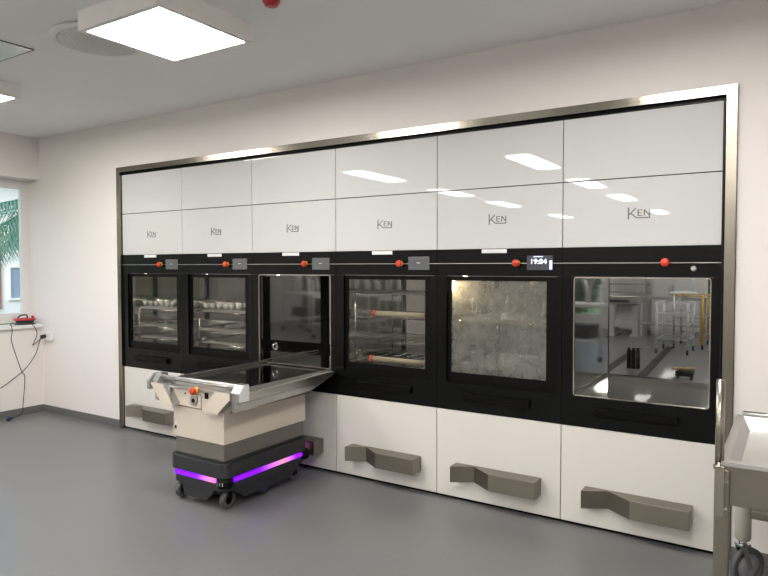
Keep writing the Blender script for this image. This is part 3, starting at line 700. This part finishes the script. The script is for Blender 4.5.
# white table with steel top and cabinet
t = empty('work_table', (1.7, 11.75, 0), 'white work table with steel top seen at the left of the rightmost chamber', 'table')
for x in (.36, .92):
    b = MB().use(M_white); b.box(x-.07, x+.07, .0, .6, .02, .74); b.box(x-.11, x+.11, -.05, .65, 0, .06); b.build('leg', t)
b = MB().use(M_white); b.box(.30, .95, .1, .6, .2, .38); b.build('cross_panel', t)
b = MB().use(M_rwhite); b.box(.36, .9, .3, .5, .38, .74); b.build('back_panel', t)
b = MB().use(M_alu); b.box(.1, 1.0, -.05, .6, .8, .95, .01); b.build('table_top', t)
b = MB().use(M_rdark); b.box(.2, .8, -.07, -.05, .80, .86); b.build('edge_strip', t)
t = empty('shelf_rack', (1.78, 12.4, 0), 'steel shelf rack standing behind the white work table', 'rack')
for x in (0, .95):
    b = MB().use(M_alu); b.box(x-.03, x+.03, 0, .05, 0, 2.0); b.build('post', t)
for z in (1.0, 1.2, 1.4, 1.6, 1.8):
    b = MB().use(M_alu); b.box(-.03, .98, 0, .4, z, z+.04); b.build('shelf', t)
t = empty('white_cabinet', (2.82, 12.6, 0), 'tall white cabinet beside the shelf rack', 'cabinet')
b = MB().use(M_white); b.box(0, .9, 0, .6, 0, 2.1, .01); b.build('cabinet_body', t)
b = MB().use(M_white); b.box(.01, .445, -.02, 0, .12, 2.08, .003); d_ = b.build('door', t)
b = MB().use(M_alu); b.box(.41, .425, -.05, -.02, 1.0, 1.2); b.build('handle', d_)
b = MB().use(M_white); b.box(.455, .89, -.02, 0, .12, 2.08, .003); d_ = b.build('door', t)
b = MB().use(M_alu); b.box(.475, .49, -.05, -.02, 1.0, 1.2); b.build('handle', d_)
t = empty('steel_bench', (2.8, 11.0, 0), 'low grey steel bench behind the pale wire trolley', 'bench')
b = MB().use(M_alu); b.box(0, 1.35, 0, .6, .92, .98, .005); b.build('bench_top', t)
for x in (.05, 1.3):
    for y in (.05, .55):
        b = MB().use(M_alu); b.box(x-.03, x+.03, y-.03, y+.03, 0, .92); b.build('leg', t)
b = MB().use(M_alu); b.box(0.03, 1.32, .03, .57, .35, .38); b.build('lower_shelf', t)
o = MB().use(M_label); o.lathe([(.08, 0), (.16, .03), (.3, .06), (.3, .1), (.1, .12)], (0, 0, 0), 'z', 24); o = o.build('white_basin'); o.location = (3.7, 11.3, .985); tag(o, 'white basin on the steel bench seen through the rightmost chamber', 'basin')
for i, (dx, dy, lab) in enumerate(((-.07, 0, 'left'), (0, .0, 'middle'), (.07, 0, 'right'))):
    r = empty('black_canister', (3.58+dx, 6.8+dy, 0), lab+' of the three upright black canisters on the clean room floor', 'canister', 'black canisters')
    b = MB().use(M_blackm); b.lathe([(.028, 0), (.034, .01), (.034, .29), (.026, .31)], (0, 0, 0), 'z', 18); b.build('body', r)
    b = MB().use(M_blackm); b.lathe([(.02, .31), (.022, .335), (.012, .34)], (0, 0, 0), 'z', 14); b.build('cap', r)
r = empty('floor_dolly', (4.42, 6.2, 0), 'low black dolly with tan pads on the clean room floor', 'dolly')
b = MB().use(M_blackm); b.box(-.12, .12, -.1, .1, .05, .12, .01)
b.build('deck', r)
for x in (-.09, .09):
    for y in (-.08, .08):
        b = MB().use(M_tyred); b.lathe([(.008, -.01), (.028, -.01), (.028, .01), (.008, .01)], (x, y, .028), 'x', 14); b.build('wheel', r)
for i, (x, z) in enumerate(((-.12, .14), (.03, .15))):
    b = MB().use(M_tan); b.cyl((x-.05, -.02, z), (x+.11, .03, z+.01), .026, 14); b.build('pad', r)
t = empty('dark_backing_cabinet', (7.9, 10.6, 0), 'wide dark grey cabinet added in the clean room as dark backing behind the hooped trolleys', 'cabinet')  # added dark backing so the pale hoops stand out in the mirrored view
b = MB().use(M_dark); b.box(0, 2.4, 0, .6, 0, 2.2, .01); b.build('cabinet_body', t)
for i in range(4):
    b = MB().use(M_greyp); b.box(.02+.6*i, .58+.6*i, -.02, 0, .05, 2.15, .004); d_ = b.build('door', t)
    b = MB().use(M_alu); b.box(.5+.6*i, .52+.6*i, -.05, -.02, 1.0, 1.25); b.build('handle', d_)
# equipment towards the right of the clean room, mirrored in the chamber walls
for i, (x, y, lab) in enumerate(((6.2, 7.2, 'steel trolley with hoops, nearer one in the clean room'), (8.2, 8.4, 'steel trolley in the clean room by the far windows'), (5.8, 10.5, 'steel trolley beside the clean room windows'))):
    r = wire_cart((x, y, 0), 1.1, .6, 1.35, [.35, .95], M_rwhite, lab, rz=.2)
    for j in range(3):
        b = MB().use(M_lip); b.tube([(.2+.35*j+.16*math.cos(a*pi/10), .3, 1.0+.5*math.sin(a*pi/10)) for a in range(11)], .032, 8); b.build('hoop', r)
    b = MB().use(M_rdark); b.box(.25, .8, .06, .54, .38, .62, .01); b.build('dark_bin', r)
    b = MB().use(M_label); b.box(0.02, 1.08, .02, .58, .965, 1.0, .004); b.build('tray', r)
t = empty('packing_table', (6.9, 4.6, 0), 'long steel packing table in the clean room', 'table')
b = MB().use(M_alu); b.box(0, 2.4, 0, .7, .88, .92, .004); b.build('table_top', t)
for x in (.05, 2.35):
    for y in (.05, .65):
        b = MB().use(M_alu); b.box(x-.025, x+.025, y-.025, y+.025, 0, .88); b.build('leg', t)
b = MB().use(M_rwhite); b.box(.2, .9, .05, .6, .1, .7, .01); b.build('drawer_unit', t)
M_rpanel = emis('clean_room_diffuser', (1, .96, .9), 7.5)
for x in (1.6, 4.4, 7.2):
    for y in (3.2, 6.2, 9.2, 12.0):
        r = empty('ceiling_light', (x, y, 2.92), 'long ceiling light in the room behind the machines', 'ceiling light', 'clean room ceiling lights')
        def fh(b): b.use(M_house).rings(rect(-.165, .165, -.64, .64), rect(-.15, .15, -.625, .625), 'z', 0, .079); b.box(-.15, .15, -.625, .625, .04, .079)
        def fd(b): b.use(M_rpanel).box(-.149, .149, -.624, .624, .004, .012)
        cached('rlh', 'housing', r, fh); cached('rld', 'diffuser', r, fd)

# ------------------------------------------------------------------ outdoors
M_grass = mat('grass_ground', (.08, .13, .04), .9, var=.3, vscale=2)
M_leaf = mat('palm_leaf', (.09, .24, .16), .5, var=.3, vscale=6)
M_leaf2 = mat('shrub_leaf', (.09, .17, .05), .6, var=.4, vscale=5)
M_bark = mat('palm_bark', (.14, .1, .07), .9, var=.3, vscale=12)
M_house2 = mat('white_render', (.7, .74, .78), .7, var=.04)
M_brick = mat('brown_cladding', (.3, .14, .07), .7, var=.15)
M_dpane = mat('blue_grey_pane', (.25, .33, .45), .1)
M_roof = mat('roof_grey', (.15, .15, .17), .7, var=.1)
b = MB().use(M_grass); b.box(-60, 40, -30, 60, -.3, -.12); struct(b.build('ground'))
pm = empty('palm_tree', (-4.7, 2.1, -.75), 'green palm with drooping fan of fronds just outside the window', 'palm')
b = MB().use(M_bark); b.tube([(0, 0, 0), (.05, 0, 1.2), (0, .05, 2.6), (.0, .05, 3.5)], [.16, .13, .11, .12], 12); b.build('trunk', pm)
rnd = random.Random(3)
for f in range(44):
    a = 2*pi*f/44+rnd.uniform(-.1, .1); el = rnd.uniform(-.75, .9); Lf = rnd.uniform(1.5, 2.1)
    sp = []
    for k in range(9):
        s = k/8; rr = Lf*s*math.cos(el*(1-s*.5)); zz = 3.45+Lf*s*math.sin(el)*.8-1.15*s*s
        sp.append(Vector((rr*math.cos(a), rr*math.sin(a), zz)))
    b = MB().use(M_leaf); b.tube(sp, [.016-.0014*k for k in range(9)], 5)
    side = Vector((-math.sin(a), math.cos(a), 0))
    for k in range(1, 33):
        s = k/33*8; i = min(7, int(s)); p = sp[i].lerp(sp[i+1], s-i); tdir = (sp[i+1]-sp[i]).normalized()
        ll = .5*math.sin(pi*min(1, .12+s/8*.85))
        for sg in (-1, 1):
            q = p+side*sg*ll*.75+tdir*ll*.55+Vector((0, 0, -ll*.45)); wv = tdir*.014
            vs = [b.bm.verts.new(x) for x in (p-wv, p+wv, q)]; b._f(vs)
    b.build('frond', pm)
hs = empty('neighbouring_house', (-19, 3.5, -.1), 'pale house with windows seen outside beyond the palm', 'house')
b = MB().use(M_house2); b.box(-4, 0, -5, 12, 0, 5.0); b.build('wall', hs)
b = MB().use(M_roof); b.box(-4.3, .4, -5.3, 12.3, 5.0, 5.25); b.build('roof', hs)
b = MB().use(M_brick); b.box(.0, .06, 4.0, 4.75, 0.2, 3.2); b.build('cladding', hs)
for y in (-3.6, .6, 2.2, 5.0, 6.7, 8.4):
    for z in (.5, 2.3):
        b = MB().use(M_wframe); b.rings(rect(y, y+1.5, z, z+1.3), rect(y+.08, y+1.42, z+.08, z+1.22), 'x', 0, .08); b.box(.0, .06, y+.72, y+.78, z+.08, z+1.22); f_ = b.build('window', hs)
        b = MB().use(M_dpane); b.box(.0, .03, y+.08, y+1.42, z+.08, z+1.22); b.build('pane', f_)
def bush(loc, R, Hh, n, label):
    rnd = random.Random(int(loc[0]*10+loc[1])); b = MB().use(M_leaf2)
    for i in range(n):
        a = rnd.uniform(0, 2*pi); u = rnd.uniform(-1, 1); rr = (rnd.random()**.33)
        p = Vector((R*rr*math.sqrt(1-u*u)*math.cos(a), R*rr*math.sqrt(1-u*u)*math.sin(a), Hh*.55+Hh*.45*rr*u))
        d1 = Vector((rnd.gauss(0, 1), rnd.gauss(0, 1), rnd.gauss(0, 1))).normalized()*.12; d2 = d1.cross(Vector((rnd.gauss(0, 1), rnd.gauss(0, 1), rnd.gauss(0, 1)))).normalized()*.05
        b._f([b.bm.verts.new(q) for q in (p-d1, p+d2, p+d1, p-d2)])
    r = empty('shrub', loc, label, 'shrub', 'shrubs outside'); b.build('foliage', r)
    b = MB().use(M_bark); b.tube([(0, 0, 0), (.03, 0, Hh*.7)], [.06, .03], 8); b.build('stem', r)
bush((-9, 6.5, -.12), .9, 1.2, 1500, 'low green shrub outside the main window')
for x, y in ((4.3, 15.2), (6.75, 15.6), (9.2, 15.3), (11.7, 15.5)):
    bush((x, y, -.12), 1.1, 2.5, 1800, 'tall green shrub outside the clean room windows')

# ------------------------------------------------------------------ world and camera
wd = bpy.data.worlds.new('world'); bpy.context.scene.world = wd; wd.use_nodes = True; nt = wd.node_tree
bg = nt.nodes['Background']; sky = nt.nodes.new('ShaderNodeTexSky'); sky.sky_type = 'NISHITA'; sky.sun_disc = False
sky.sun_elevation = math.radians(38); sky.sun_rotation = math.radians(150); sky.air_density = 1.2; sky.dust_density = 3
nt.links.new(sky.outputs[0], bg.inputs[0]); bg.inputs[1].default_value = .2

cam = bpy.data.cameras.new('camera'); co = bpy.data.objects.new('camera', cam); C.objects.link(co)
S = 1.65/1.55; yaw, pit, rol = -.5698, -.0332, -.0007
d = Vector((math.sin(yaw)*math.cos(pit), math.cos(yaw)*math.cos(pit), math.sin(pit)))
r = Vector((math.cos(yaw), -math.sin(yaw), 0)); u = r.cross(d)
r2 = r*math.cos(rol)+u*math.sin(rol); u2 = -r*math.sin(rol)+u*math.cos(rol)
m = Matrix((r2, u2, -d)).transposed().to_4x4(); m.translation = Vector((5.3954*S, -3.8014*S, 1.65)); co.matrix_world = m
cam.sensor_fit = 'HORIZONTAL'; cam.sensor_width = 36; cam.lens = 30.0; cam.clip_start = .05; cam.clip_end = 300
sc = bpy.context.scene; sc.camera = co
sc.view_settings.view_transform = 'Standard'; sc.view_settings.look = 'None'; sc.view_settings.gamma = 1; sc.view_settings.use_curve_mapping = False
sc.view_settings.exposure = 1.1
sc.cycles.max_bounces = 10; sc.cycles.glossy_bounces = 6; sc.cycles.transparent_max_bounces = 16
sc.cycles.sample_clamp_indirect = 6
sc.cycles.caustics_reflective = False
sc.cycles.use_denoising = True
